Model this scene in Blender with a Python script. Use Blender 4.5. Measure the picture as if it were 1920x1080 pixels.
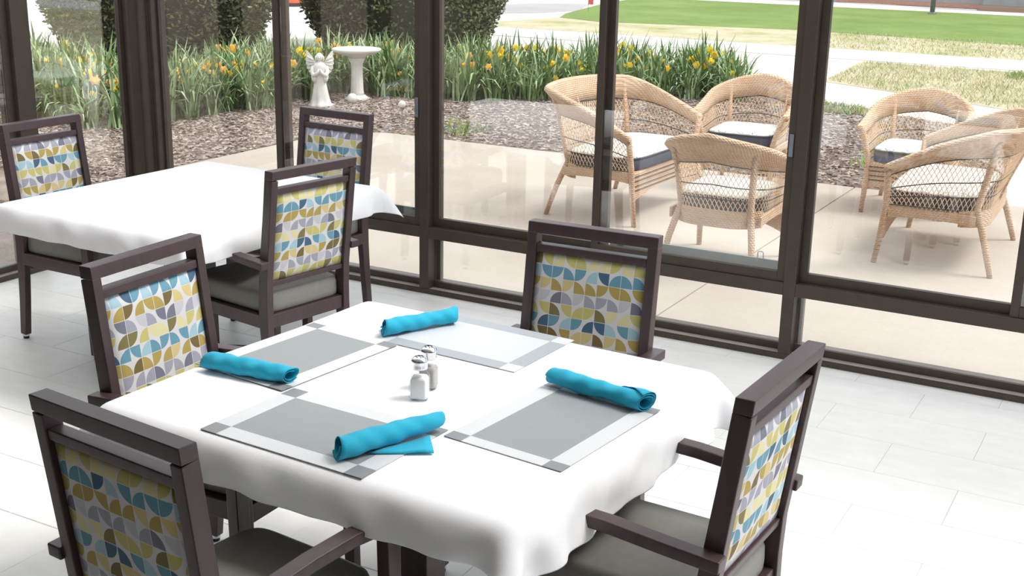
import bpy, math, random
import numpy as np
from mathutils import Vector, Matrix

random.seed(7)
rng = np.random.default_rng(7)
for o in list(bpy.data.objects):
    bpy.data.objects.remove(o)
S = bpy.context.scene
COL = S.collection

# ------------------------------------------------------------------ camera, world, sun, exposure
YAW, PITCH, ROLL = -0.501634, -0.285117, 0.0202314
cam = bpy.data.cameras.new('camera')
cam.sensor_width = 36.0
cam.lens = 2328.0 / 1920 * 36
cam.clip_end = 300
co = bpy.data.objects.new('camera', cam)
COL.objects.link(co)
_f = Vector((math.sin(YAW) * math.cos(PITCH), math.cos(YAW) * math.cos(PITCH), math.sin(PITCH)))
_r = Vector((math.cos(YAW), -math.sin(YAW), 0))
_u = _r.cross(_f)
_r2 = _r * math.cos(ROLL) + _u * math.sin(ROLL)
_u2 = -_r * math.sin(ROLL) + _u * math.cos(ROLL)
M = Matrix((_r2, _u2, -_f)).transposed().to_4x4()
M.translation = Vector((5.48792, -5.35467, 1.90514))
co.matrix_world = M
S.camera = co

W = bpy.data.worlds.new('sky')
S.world = W
W.use_nodes = True
wn = W.node_tree
bg = wn.nodes['Background']
bg.inputs[1].default_value = 1.35
# bright hazy overcast: a little brighter overhead than at the horizon
_tc = wn.nodes.new('ShaderNodeTexCoord')
_sx = wn.nodes.new('ShaderNodeSeparateXYZ')
_rp = wn.nodes.new('ShaderNodeValToRGB')
wn.links.new(_tc.outputs['Generated'], _sx.inputs[0])
wn.links.new(_sx.outputs['Z'], _rp.inputs[0])
wn.links.new(_rp.outputs[0], bg.inputs[0])
_rp.color_ramp.elements[0].color = (0.80, 0.86, 0.95, 1)
_rp.color_ramp.elements[1].color = (1.0, 0.98, 0.96, 1)

sl = bpy.data.lights.new('sun', 'SUN')
sl.energy = 2.2
sl.angle = math.radians(22)
sl.color = (1, 0.96, 0.90)
so = bpy.data.objects.new('sun', sl)
COL.objects.link(so)
so.rotation_euler = Vector((0.55, 0.35, 1.0)).to_track_quat('Z', 'Y').to_euler()

S.view_settings.view_transform = 'Standard'
S.view_settings.look = 'None'
S.view_settings.gamma = 1.0
S.view_settings.use_curve_mapping = False
S.view_settings.exposure = 0.52


# ------------------------------------------------------------------ helpers
def lin(c):
    return tuple(((v / 255) / 12.92 if v / 255 <= 0.04045 else ((v / 255 + 0.055) / 1.055) ** 2.4) for v in c)


class NT:
    """small expression helper over a node tree"""

    def __init__(s, name):
        s.m = bpy.data.materials.new(name)
        s.m.use_nodes = True
        s.t = s.m.node_tree
        s.n = s.t.nodes
        s.b = s.n['Principled BSDF']
        s.out = s.n['Material Output']

    def node(s, typ, **kw):
        n = s.n.new(typ)
        for k, v in kw.items():
            setattr(n, k, v)
        return n

    def link(s, a, b):
        s.t.links.new(a, b)

    def val(s, sock, v):
        if hasattr(v, 'links') or isinstance(v, bpy.types.NodeSocket):
            s.link(v, sock)
        else:
            if isinstance(v, tuple) and len(v) == 3 and sock.type == 'RGBA':
                v = v + (1,)
            sock.default_value = v

    def math(s, op, a, b=0.0, c=0.0):
        n = s.node('ShaderNodeMath', operation=op)
        s.val(n.inputs[0], a)
        s.val(n.inputs[1], b)
        s.val(n.inputs[2], c)
        return n.outputs[0]

    def mix(s, f, a, b, mode='MIX'):
        n = s.node('ShaderNodeMix', data_type='RGBA', blend_type=mode)
        s.val(n.inputs[0], f)
        s.val(n.inputs[6], a)
        s.val(n.inputs[7], b)
        return n.outputs[2]

    def noise(s, scale, detail=3.0, rough=0.5, vec=None, stretch=None):
        n = s.node('ShaderNodeTexNoise')
        n.inputs['Scale'].default_value = scale
        n.inputs['Detail'].default_value = detail
        n.inputs['Roughness'].default_value = rough
        if vec is None:
            vec = s.coord()
        if stretch:
            mp = s.node('ShaderNodeMapping')
            mp.inputs['Scale'].default_value = stretch
            s.link(vec, mp.inputs[0])
            vec = mp.outputs[0]
        s.link(vec, n.inputs['Vector'])
        return n.outputs['Fac']

    def coord(s, which='Object'):
        return s.node('ShaderNodeTexCoord').outputs[which]

    def ramp(s, f, stops, interp='LINEAR'):
        n = s.node('ShaderNodeValToRGB')
        cr = n.color_ramp
        cr.interpolation = interp
        while len(cr.elements) < len(stops):
            cr.elements.new(0.5)
        for e, (p, c) in zip(cr.elements, stops):
            e.position = p
            e.color = tuple(c) + (1,)
        s.link(f, n.inputs[0])
        return n.outputs[0]

    def bump(s, h, strength=0.3, dist=0.01):
        n = s.node('ShaderNodeBump')
        n.inputs['Strength'].default_value = strength
        n.inputs['Distance'].default_value = dist
        s.link(h, n.inputs['Height'])
        s.link(n.outputs[0], s.b.inputs['Normal'])

    def set(s, **kw):
        for k, v in kw.items():
            s.val(s.b.inputs[k.replace('_', ' ')], v)
        return s


def simple(name, c, rough=0.5, metal=0.0, var=0.12, nscale=30.0, bump=0.0, stretch=None, spec=None):
    m = NT(name)
    c = lin(c)
    n = m.noise(nscale, stretch=stretch)
    lo = tuple(v * (1 - var) for v in c)
    hi = tuple(min(1, v * (1 + var)) for v in c)
    m.set(Base_Color=m.ramp(n, [(0.3, lo), (0.7, hi)]), Roughness=rough, Metallic=metal)
    if spec is not None:
        m.set(Specular_IOR_Level=spec)
    if bump:
        m.bump(n, bump, 0.004)
    return m.m


class MB:
    """mesh builder: collects shapes, links ONE mesh object"""

    def __init__(s):
        s.v, s.f, s.mi = [], [], []
        s.cur = 0

    def add(s, vs, fs, M=None):
        o = len(s.v)
        for p in vs:
            p = Vector(p)
            s.v.append(tuple(M @ p) if M is not None else tuple(p))
        for f in fs:
            s.f.append(tuple(i + o for i in f))
            s.mi.append(s.cur)
        return s

    def box(s, lo, hi, M=None):
        x0, y0, z0 = lo
        x1, y1, z1 = hi
        return s.add([(x0, y0, z0), (x1, y0, z0), (x1, y1, z0), (x0, y1, z0), (x0, y0, z1), (x1, y0, z1), (x1, y1, z1), (x0, y1, z1)],
                     [(3, 2, 1, 0), (4, 5, 6, 7), (0, 1, 5, 4), (1, 2, 6, 5), (2, 3, 7, 6), (3, 0, 4, 7)], M)

    def prism(s, poly, z0, z1, M=None):
        n = len(poly)
        vs = [(x, y, z0) for x, y in poly] + [(x, y, z1) for x, y in poly]
        fs = [tuple(range(n))[::-1], tuple(range(n, 2 * n))] + [(i, (i + 1) % n, n + (i + 1) % n, n + i) for i in range(n)]
        return s.add(vs, fs, M)

    def loft(s, rings, cap=True, M=None, closed=True):
        n = len(rings[0])
        vs = [p for r in rings for p in r]
        fs = []
        for k in range(len(rings) - 1):
            for i in range(n if closed else n - 1):
                j = (i + 1) % n
                fs.append((k * n + i, k * n + j, (k + 1) * n + j, (k + 1) * n + i))
        if cap and closed:
            fs.append(tuple(range(n))[::-1])
            fs.append(tuple(range((len(rings) - 1) * n, len(rings) * n)))
        return s.add(vs, fs, M)

    def lathe(s, prof, n=24, M=None, flute=None):
        rings = []
        for r, z in prof:
            ring = []
            for i in range(n):
                a = 2 * math.pi * i / n
                rr = r * (flute(a, z) if flute else 1)
                ring.append((rr * math.cos(a), rr * math.sin(a), z))
            rings.append(ring)
        return s.loft(rings, True, M)

    def tube(s, pts, r, n=6, M=None, cap=True):
        pts = [Vector(p) for p in pts]
        rs = r if isinstance(r, (list, tuple)) else [r] * len(pts)
        rings = []
        up = Vector((0, 0, 1))
        prev = None
        for i, p in enumerate(pts):
            t = (pts[min(i + 1, len(pts) - 1)] - pts[max(i - 1, 0)])
            if t.length < 1e-9:
                t = Vector((0, 0, 1))
            t.normalize()
            if prev is None:
                a = t.cross(up)
                if a.length < 1e-3:
                    a = t.cross(Vector((1, 0, 0)))
            else:
                a = prev - t * prev.dot(t)
                if a.length < 1e-6:
                    a = t.cross(up)
            a.normalize()
            prev = a
            b = t.cross(a)
            rings.append([tuple(p + (a * math.cos(2 * math.pi * k / n) + b * math.sin(2 * math.pi * k / n)) * rs[i]) for k in range(n)])
        return s.loft(rings, cap, M)

    def sweep(s, path, w, d, M=None):
        """rectangular bar through (x,y,z) points lying in a plane x=const: width w along x, depth d across the path"""
        rings = []
        ds = d if isinstance(d, (list, tuple)) else [d] * len(path)
        P = [Vector(p) for p in path]
        for i, p in enumerate(P):
            t = P[min(i + 1, len(P) - 1)] - P[max(i - 1, 0)]
            t.normalize()
            nrm = Vector((1, 0, 0)).cross(t)
            q = ds[i] / 2
            rings.append([tuple(p + Vector((sx * w / 2, 0, 0)) + nrm * sy * q) for sx, sy in ((-1, -1), (1, -1), (1, 1), (-1, 1))])
        return s.loft(rings, True, M)

    def sphere(s, c, r, n=12, m=8, sc=(1, 1, 1), M=None):
        prof = []
        vs = [(c[0], c[1], c[2] - r * sc[2])]
        for k in range(1, m):
            a = -math.pi / 2 + math.pi * k / m
            for i in range(n):
                b = 2 * math.pi * i / n
                vs.append((c[0] + r * sc[0] * math.cos(a) * math.cos(b), c[1] + r * sc[1] * math.cos(a) * math.sin(b), c[2] + r * sc[2] * math.sin(a)))
        vs.append((c[0], c[1], c[2] + r * sc[2]))
        fs = [(0, 1 + (i + 1) % n, 1 + i) for i in range(n)]
        for k in range(m - 2):
            for i in range(n):
                j = (i + 1) % n
                fs.append((1 + k * n + i, 1 + k * n + j, 1 + (k + 1) * n + j, 1 + (k + 1) * n + i))
        L = len(vs) - 1
        fs += [(L, 1 + (m - 2) * n + i, 1 + (m - 2) * n + (i + 1) % n) for i in range(n)]
        return s.add(vs, fs, M)

    def mesh(s, name, mats, smooth=False):
        me = bpy.data.meshes.new(name)
        me.from_pydata(s.v, [], s.f)
        for m in (mats if isinstance(mats, (list, tuple)) else [mats]):
            me.materials.append(m)
        if max(s.mi, default=0) > 0:
            me.polygons.foreach_set('material_index', s.mi)
        if smooth:
            me.polygons.foreach_set('use_smooth', [True] * len(me.polygons))
        me.update()
        return me

    def build(s, name, mats, parent=None, smooth=False, bevel=0, segs=2, loc=None, rot=0, angle=None):
        return link(name, s.mesh(name, mats, smooth), parent, bevel, segs, loc, rot)


def link(name, me, parent=None, bevel=0, segs=2, loc=None, rot=0):
    o = bpy.data.objects.new(name, me)
    COL.objects.link(o)
    if parent is not None:
        o.parent = parent
    if loc is not None:
        o.location = loc
    if rot:
        o.rotation_euler = (0, 0, rot)
    if bevel:
        b = o.modifiers.new('bevel', 'BEVEL')
        b.width = bevel
        b.segments = segs
        b.limit_method = 'ANGLE'
        b.angle_limit = math.radians(40)
        o.data.polygons.foreach_set('use_smooth', [True] * len(o.data.polygons))
        wn_ = o.modifiers.new('wn', 'WEIGHTED_NORMAL')
        wn_.keep_sharp = False
    return o


def empty(name, loc=(0, 0, 0), rz=0.0):
    o = bpy.data.objects.new(name, None)
    o.empty_display_size = 0.1
    COL.objects.link(o)
    o.location = loc
    o.rotation_euler = (0, 0, rz)
    return o


def tag(o, label, cat, group=None):
    o['label'] = label
    o['category'] = cat
    if group:
        o['group'] = group
    return o


def struct(o):
    o['kind'] = 'structure'
    return o


def stuff(o):
    o['kind'] = 'stuff'
    return o


KIDS = {}


def copy_tree(o, parent=None):
    c = o.copy()
    COL.objects.link(c)
    if parent is not None:
        c.parent = parent
    for ch in [k for k in o.children]:
        copy_tree(ch, c)
    return c


def rad(a):
    return math.radians(a)


# ------------------------------------------------------------------ materials
bronze = simple('dark bronze frame', (66, 55, 47), 0.42, 0.0, 0.10, 14)
bronze_sheen = simple('bronze sill with painted sheen', (176, 170, 168), 0.35, 0.2, 0.2, 25, stretch=(0.3, 3, 3))  # pale tone stands in for the patio's grazing reflection on the ledge
wood = simple('espresso wood', (64, 47, 49), 0.38, 0.0, 0.16, 40, stretch=(1, 1, 0.15))
vinyl = simple('grey vinyl', (122, 121, 116), 0.55, 0.0, 0.05, 60, 0.05)
chrome = simple('chrome', (215, 215, 220), 0.15, 1.0, 0.02, 10)
steel = simple('dull steel', (150, 155, 165), 0.35, 0.8, 0.05, 10)
screen_m = simple('grey green aluminium', (112, 125, 120), 0.5, 0.2, 0.06, 12)
black = simple('black rubber', (25, 25, 26), 0.6)
white_paint = simple('white paint', (238, 238, 236), 0.7, 0, 0.02, 5)
stone = simple('white cast stone', (228, 225, 219), 0.75, 0, 0.08, 9, 0.15)


def glass_mat():
    m = NT('window glass')
    m.n.remove(m.b)
    tr = m.node('ShaderNodeBsdfTransparent')
    tr.inputs[0].default_value = (0.97, 0.985, 0.98, 1)
    gl = m.node('ShaderNodeBsdfGlossy')
    gl.inputs['Roughness'].default_value = 0.0
    fr = m.node('ShaderNodeFresnel')
    bf = m.node('ShaderNodeNewGeometry').outputs['Backfacing']
    m.link(m.math('ADD', m.math('MULTIPLY', bf, 1 / 1.5 - 1.5), 1.5), fr.inputs[0])
    mx = m.node('ShaderNodeMixShader')
    m.link(m.math('MULTIPLY', fr.outputs[0], 3.0), mx.inputs[0])
    m.link(tr.outputs[0], mx.inputs[1])
    m.link(gl.outputs[0], mx.inputs[2])
    m.link(mx.outputs[0], m.out.inputs[0])
    return m.m


glass = glass_mat()


def shaker_glass():
    m = NT('clear glass')
    m.n.remove(m.b)
    tr = m.node('ShaderNodeBsdfTransparent')
    tr.inputs[0].default_value = (0.95, 0.96, 0.97, 1)
    gl = m.node('ShaderNodeBsdfGlossy')
    gl.inputs['Roughness'].default_value = 0.03
    fr = m.node('ShaderNodeFresnel')
    bf = m.node('ShaderNodeNewGeometry').outputs['Backfacing']
    m.link(m.math('ADD', m.math('MULTIPLY', bf, 1 / 1.5 - 1.5), 1.5), fr.inputs[0])
    mx = m.node('ShaderNodeMixShader')
    m.link(fr.outputs[0], mx.inputs[0])
    m.link(tr.outputs[0], mx.inputs[1])
    m.link(gl.outputs[0], mx.inputs[2])
    m.link(mx.outputs[0], m.out.inputs[0])
    return m.m


clear = shaker_glass()


def cloth_mat(name, c, rough=0.85, weave=900, var=0.03, bs=0.08, crease=0.25):
    m = NT(name)
    c = lin(c)
    n = m.noise(3.0, 4)
    w = m.noise(weave, 1)
    k = m.noise(7.0, 5, 0.6, stretch=(1, 3.2, 1))
    m.set(Base_Color=m.ramp(n, [(0.3, tuple(v * (1 - var) for v in c)), (0.7, c)]), Roughness=rough, Sheen_Weight=0.15)
    h = m.math('ADD', m.math('MULTIPLY', w, bs), m.math('MULTIPLY', k, crease))
    m.bump(h, 0.35, 0.01)
    return m.m


linen = cloth_mat('white linen', (240, 241, 245))
teal = cloth_mat('turquoise napkin cloth', (8, 168, 202), 0.8, 700, 0.1, 0.2, 0.15)


def fabric_mat():
    """upholstery printed with rows of quarter circle leaves; the object's colour picks the row order"""
    m = NT('leaf print upholstery')
    c = 0.0392
    sp = m.node('ShaderNodeSeparateXYZ')
    m.link(m.coord(), sp.inputs[0])
    oi = m.node('ShaderNodeObjectInfo')
    so_ = m.node('ShaderNodeSeparateColor')
    m.link(oi.outputs['Color'], so_.inputs[0])
    u = m.math('DIVIDE', m.math('ADD', sp.outputs[0], 0.1882), c)
    v = m.math('DIVIDE', m.math('SUBTRACT', 0.907, sp.outputs[2]), c)
    iu, iv = m.math('FLOOR', u), m.math('FLOOR', v)
    fu, fv = m.math('SUBTRACT', u, iu), m.math('SUBTRACT', v, iv)
    ph = m.math('ROUND', m.math('MULTIPLY', so_.outputs[0], 10))
    sg = m.math('SUBTRACT', 1, m.math('MULTIPLY', so_.outputs[1], 2))
    row = m.math('FLOORED_MODULO', m.math('ADD', m.math('MULTIPLY', iv, sg), ph), 4)
    rowf = m.math('DIVIDE', m.math('ADD', row, 0.5), 4)

    def wnoise(off):
        cb = m.node('ShaderNodeCombineXYZ')
        m.link(m.math('ADD', iu, off), cb.inputs[0])
        m.link(m.math('ADD', iv, m.math('MULTIPLY', ph, 3)), cb.inputs[1])
        cb.inputs[2].default_value = off
        w = m.node('ShaderNodeTexWhiteNoise', noise_dimensions='3D')
        m.link(cb.outputs[0], w.inputs['Vector'])
        return w.outputs['Value']

    base = m.ramp(rowf, [(0, lin((192, 183, 112))), (0.25, lin((98, 148, 168))), (0.5, lin((170, 150, 80))), (0.75, lin((156, 157, 171)))], 'CONSTANT')
    dark = m.ramp(rowf, [(0, lin((122, 112, 66))), (0.25, lin((62, 96, 122))), (0.5, lin((112, 96, 50))), (0.75, lin((112, 114, 130)))], 'CONSTANT')
    light = m.ramp(rowf, [(0, lin((214, 206, 158))), (0.25, lin((156, 190, 202))), (0.5, lin((204, 186, 130))), (0.75, lin((190, 190, 198)))], 'CONSTANT')
    n = wnoise(3.3)
    colr = m.mix(m.math('GREATER_THAN', n, 0.86), base, dark)
    colr = m.mix(m.math('LESS_THAN', n, 0.24), colr, light)
    cx = m.math('GREATER_THAN', wnoise(11.1), 0.5)
    par = m.math('FLOORED_MODULO', m.math('ADD', iu, iv), 2)
    flp = m.math('GREATER_THAN', wnoise(23.7), 0.86)
    cy = m.math('ABSOLUTE', m.math('SUBTRACT', par, flp))
    dx, dy = m.math('SUBTRACT', fu, cx), m.math('SUBTRACT', fv, cy)
    dist = m.math('SQRT', m.math('ADD', m.math('MULTIPLY', dx, dx), m.math('MULTIPLY', dy, dy)))
    inside = m.math('LESS_THAN', dist, 0.975)
    e1 = m.math('GREATER_THAN', m.math('MINIMUM', m.math('MINIMUM', fu, fv), m.math('MINIMUM', m.math('SUBTRACT', 1, fu), m.math('SUBTRACT', 1, fv))), 0.022)
    inside = m.math('MULTIPLY', inside, e1)
    back = lin((208, 207, 209))
    colr = m.mix(inside, back, colr)
    m.set(Base_Color=colr, Roughness=0.75)
    m.bump(m.noise(900, 1), 0.15, 0.002)
    return m.m


fabric = fabric_mat()


def tile_mat():
    m = NT('pale porcelain tile')
    n = m.noise(4, 5, 0.6, vec=m.coord('Generated'))
    m.set(Base_Color=m.ramp(n, [(0.3, lin((226, 226, 224))), (0.7, lin((235, 235, 234)))]), Roughness=0.42)
    return m.m


tile = tile_mat()
grout = simple('grey grout', (168, 166, 162), 0.9)


def ground_mat(name, stops, scale=1.2, rough=0.9, fine=40, finev=0.25, bump=0.3):
    m = NT(name)
    pos = m.node('ShaderNodeNewGeometry').outputs['Position']
    n = m.noise(scale, 6, 0.6, vec=pos)
    f = m.noise(fine, 4, 0.65, vec=pos)
    colr = m.ramp(n, [(p, lin(c)) for p, c in stops])
    g = m.ramp(f, [(0.3, (1 - finev,) * 3), (0.7, (1 + 0 * finev,) * 3)])
    m.set(Base_Color=m.mix(1.0, colr, g, 'MULTIPLY'), Roughness=rough, Specular_IOR_Level=0.2)
    m.bump(f, bump, 0.01)
    return m.m


patio_m = ground_mat('tan patio concrete', [(0.3, (178, 166, 155)), (0.55, (190, 180, 170)), (0.75, (200, 192, 183))], 0.7, 0.9, 55, 0.10, 0.15)
walk_m = ground_mat('pale concrete', [(0.3, (214, 209, 206)), (0.7, (228, 225, 224))], 0.6, 0.9, 30, 0.06, 0.1)
road_m = ground_mat('grey asphalt', [(0.3, (168, 166, 170)), (0.7, (184, 182, 184))], 0.5, 0.9, 30, 0.1, 0.1)
mulch_m = ground_mat('brown bark mulch', [(0.3, (112, 96, 88)), (0.5, (140, 124, 114)), (0.75, (168, 152, 140))], 5, 0.95, 60, 0.5, 0.8)
dry_m = ground_mat('dry spring turf', [(0.30, (152, 160, 104)), (0.42, (186, 182, 144)), (0.55, (202, 192, 166)), (0.8, (208, 200, 180))], 0.9, 0.95, 9, 0.2, 0.5)
lawn_m = ground_mat('green lawn', [(0.3, (112, 136, 72)), (0.6, (132, 154, 88)), (0.8, (150, 168, 106))], 0.5, 0.95, 6, 0.2, 0.5)

wick_n = NT('honey wicker')
_pos = wick_n.coord()
_w1 = wick_n.noise(9, 3, vec=_pos)
_wv = wick_n.node('ShaderNodeTexWave', wave_type='BANDS', bands_direction='Z')
_wv.inputs['Scale'].default_value = 24
_wv.inputs['Distortion'].default_value = 1.5
wick_n.link(_pos, _wv.inputs[0])
_wx = wick_n.node('ShaderNodeTexWave', wave_type='BANDS', bands_direction='DIAGONAL')
_wx.inputs['Scale'].default_value = 26
_wx.inputs['Distortion'].default_value = 1.5
wick_n.link(_pos, _wx.inputs[0])
_h = wick_n.math('MULTIPLY', _wv.outputs['Fac'], _wx.outputs['Fac'])
_bc = wick_n.ramp(_w1, [(0.3, lin((232, 192, 158))), (0.7, lin((246, 218, 190)))])
wick_n.set(Base_Color=wick_n.mix(wick_n.math('MULTIPLY', wick_n.math('SUBTRACT', 1, _h), 0.38), _bc, lin((182, 140, 108))), Roughness=0.6)  # shade between the strands painted in as a darker tan
wick_n.bump(_h, 0.9, 0.01)
wicker = wick_n.m
cane = simple('pale cane strand', (238, 206, 172), 0.6, 0, 0.1, 20)
wire = simple('dark weave strand', (72, 74, 72), 0.6)
cush_side = simple('navy grey piping fabric', (84, 86, 100), 0.85, 0, 0.06, 40)


def cush_top_mat():
    m = NT('white cushion with grey sprigs')
    n = m.noise(26, 2, 0.5, stretch=(1, 1, 1))
    n2 = m.noise(7, 2, 0.5)
    line = m.math('LESS_THAN', m.math('ABSOLUTE', m.math('SUBTRACT', n, 0.5)), 0.022)
    line = m.math('MULTIPLY', line, m.math('GREATER_THAN', n2, 0.45))
    m.set(Base_Color=m.mix(line, lin((226, 226, 222)), lin((140, 150, 156))), Roughness=0.9)
    return m.m


cush_top = cush_top_mat()

leaf_ms = [simple('daffodil leaf', c, 0.5, 0, 0.22, 6) for c in ((124, 152, 96), (168, 188, 142), (88, 116, 68))]
yellow = simple('daffodil yellow', (252, 218, 52), 0.6, 0, 0.08, 20)
orange = simple('daffodil cup orange', (248, 188, 50), 0.6, 0, 0.1, 20)
faded = simple('faded daffodil', (238, 190, 116), 0.7, 0, 0.15, 20)
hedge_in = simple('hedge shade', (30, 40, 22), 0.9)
hedge_ms = [simple('yew leaf', c, 0.5, 0, 0.2, 4) for c in ((74, 86, 52), (104, 112, 72), (138, 140, 98))]

# ------------------------------------------------------------------ floor
floor = struct(MB().box((0, -9, -0.12), (9.2, 0.0, -0.006)).build('floor', grout))
tx, ty, gap = 0.6, 0.3067, 0.0016


def tile_mesh(x0, x1, y0, y1):
    cx, cy = (x0 + x1) / 2, (y0 + y1) / 2
    a, b = (x1 - x0) / 2, (y1 - y0) / 2
    e = 0.0018
    mb = MB()
    vs = [(-a, -b, -0.006), (a, -b, -0.006), (a, b, -0.006), (-a, b, -0.006),
          (-a, -b, -e), (a, -b, -e), (a, b, -e), (-a, b, -e),
          (-a + e, -b + e, 0), (a - e, -b + e, 0), (a - e, b - e, 0), (-a + e, b - e, 0)]
    fs = [(8, 9, 10, 11)]
    for k in range(4):
        j = (k + 1) % 4
        fs += [(k, j, 4 + j, 4 + k), (4 + k, 4 + j, 8 + j, 8 + k)]
    mb.add(vs, fs)
    return mb.mesh('floor_tile', tile), (cx, cy, 0)


tcache = {}
for r in range(0, 19):
    y1 = -0.1135 - r * ty + ty
    y0 = y1 - ty
    if y0 < -5.6:
        break
    off = 0.146 if r % 2 == 0 else 0.446
    x = off - tx
    while x < 7.0:
        xa, xb = max(x, 0.0), min(x + tx, 7.0)
        yb = min(y1, 0.0)
        if xb - xa > 0.03:
            key = (round(xb - xa, 3), round(yb - y0, 3))
            me, c = tile_mesh(xa + gap / 4, xb - gap / 4, y0 + gap / 1.6, yb - gap / 1.6)
            if key in tcache:
                bpy.data.meshes.remove(me)
                me = tcache[key]
            else:
                tcache[key] = me
            link('floor_tile', me, floor, loc=c)
        x += tx

# ------------------------------------------------------------------ window walls
HZ = 2.45
SILL = [(-0.0, 0.022), (0.05, 0.055)]


def post_part(mb):
    return mb


def wall_bays(name, M, posts, dividers, x_end):
    """posts: [(x0,x1)] front faces; M maps local (along, depth outward, z) to world"""
    w = struct(empty(name))
    MB().box((-0.02, 0, 0), (x_end, 0.052, 0.026), M).box((-0.02, 0.0, 0.026), (x_end, 0.006, 0.030), M).build('sill_track', bronze, w, bevel=0.002)
    MB().box((0.0, 0.007, 0.0262), (x_end, 0.052, 0.0275), M).build('sill_ledge', bronze_sheen, w)
    MB().box((-0.02, 0.052, 0), (x_end, 0.12, 0.062), M).build('sill_curb', bronze, w, bevel=0.002)
    prev = -0.02
    for i, (a, b) in enumerate(posts + [(x_end, x_end)]):
        if i:
            MB().box((prev, 0.0, 0.3057), (a, 0.10, 0.365), M).build('mid_rail', bronze, w, bevel=0.002)
        prev = b
    MB().box((-0.02, 0.0, HZ), (x_end, 0.12, HZ + 0.25), M).build('header', bronze, w)
    for a, b in posts:
        MB().box((a, 0.0, 0.026), (b, 0.12, HZ), M).build('post', bronze, w, bevel=0.002)
        MB().box((a - 0.004, 0.085, 0.062), (b + 0.022, 0.115, HZ), M).build('post_fin', bronze, w)
    return w


def sash(win, M, x0, x1, z0, z1, y, st=0.04, name='sash', rail=0.045, d=0.03):
    MB().box((x0, y, z0), (x0 + st, y + d, z1), M).build(name + '_stile', bronze, win, bevel=0.002)
    MB().box((x1 - st, y, z0), (x1, y + d, z1), M).build(name + '_stile', bronze, win, bevel=0.002)
    MB().box((x0 + st, y, z0), (x1 - st, y + d, z0 + rail), M).build(name + '_rail', bronze, win, bevel=0.002)
    MB().box((x0 + st, y, z1 - rail), (x1 - st, y + d, z1), M).build(name + '_rail', bronze, win, bevel=0.002)
    MB().box((x0 + st, y + d / 2 - 0.003, z0 + rail), (x1 - st, y + d / 2 + 0.003, z1 - rail), M).build('glass_pane', glass, win)


def lower_pane(win, M, x0, x1):
    MB().box((x0, 0.06, 0.062), (x1, 0.066, 0.3057), M).build('glass_pane', glass, win)
    mb = MB()
    mb.box((x0, 0.045, 0.3), (x1, 0.08, 0.3057), M)
    mb.build('glazing_bead', bronze, win)


MF = Matrix.Identity(4)
posts = [(0.09, 0.13), (1.985, 2.042), (3.957, 4.014), (5.93, 5.987), (7.9, 7.957)]
wall_front = wall_bays('wall_front', MF, posts, None, 9.2)
divs = [1.065, 3.015, 4.96, 6.93]
for i in range(4):
    a, b = posts[i][1], posts[i + 1][0]
    dv = divs[i]
    win = struct(empty('window_%d' % (i + 1)))
    sash(win, MF, a, dv + 0.035, 0.365, HZ, 0.045, 0.038)
    sash(win, MF, dv - 0.035, b, 0.365, HZ, 0.012, 0.036)
    lower_pane(win, MF, a, b)
    # insect screen bar, lift hooks and the lock plate of the sliding half
    MB().box((dv + 0.036, 0.082, 0.395), (b - 0.0, 0.094, 0.44), MF).build('screen_rail', screen_m, win)
    if i < 3:
        for hx in ((b - 0.055,) if i == 0 else (dv + 0.16, b - 0.14)):
            MB().tube([(hx - 0.014, 0.08, 0.425), (hx - 0.013, 0.078, 0.468), (hx - 0.008, 0.077, 0.474), (hx + 0.008, 0.077, 0.474), (hx + 0.013, 0.078, 0.468), (hx + 0.014, 0.08, 0.425)], 0.0025, 6).build('lift_hook', steel, win)
        MB().box((b - 0.028, 0.004, 0.94), (b - 0.008, 0.012, 1.04)).build('lock_plate', steel, win, bevel=0.002)

# corner post (profiled) and the left window wall
cp = struct(empty('trim_1'))
prof = [(-0.10, -0.02), (-0.02, -0.02), (-0.02, -0.045), (0.02, -0.045), (0.05, -0.015), (0.09, -0.03), (0.125, -0.03), (0.125, 0.0), (0.155, 0.0), (0.155, 0.05), (0.12, 0.05), (0.12, 0.12), (-0.10, 0.12)]
MB().prism(prof, 0.0, HZ).build('corner_post', bronze, cp, bevel=0.003)
ML = Matrix(((0, -1, 0, 0), (-1, 0, 0, 0), (0, 0, 1, 0), (0, 0, 0, 1)))
lp = [(0.74, 0.845), (1.64, 1.73), (2.45, 2.60)]
wall_left = wall_bays('wall_left', ML, lp, None, 2.60)
MB().box((-0.12, -9.2, 0), (0.0, -2.6, 2.7)).build('solid_panel', simple('taupe paint', (128, 118, 106), 0.8, 0, 0.03, 5), wall_left)
edges = [(0.035, 0.74), (0.845, 1.64), (1.73, 2.45)]
for i, (a, b) in enumerate(edges):
    win = struct(empty('window_%d' % (i + 5)))
    sash(win, ML, a, b, 0.365, HZ, 0.03, 0.036)
    lower_pane(win, ML, a, b)

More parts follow.
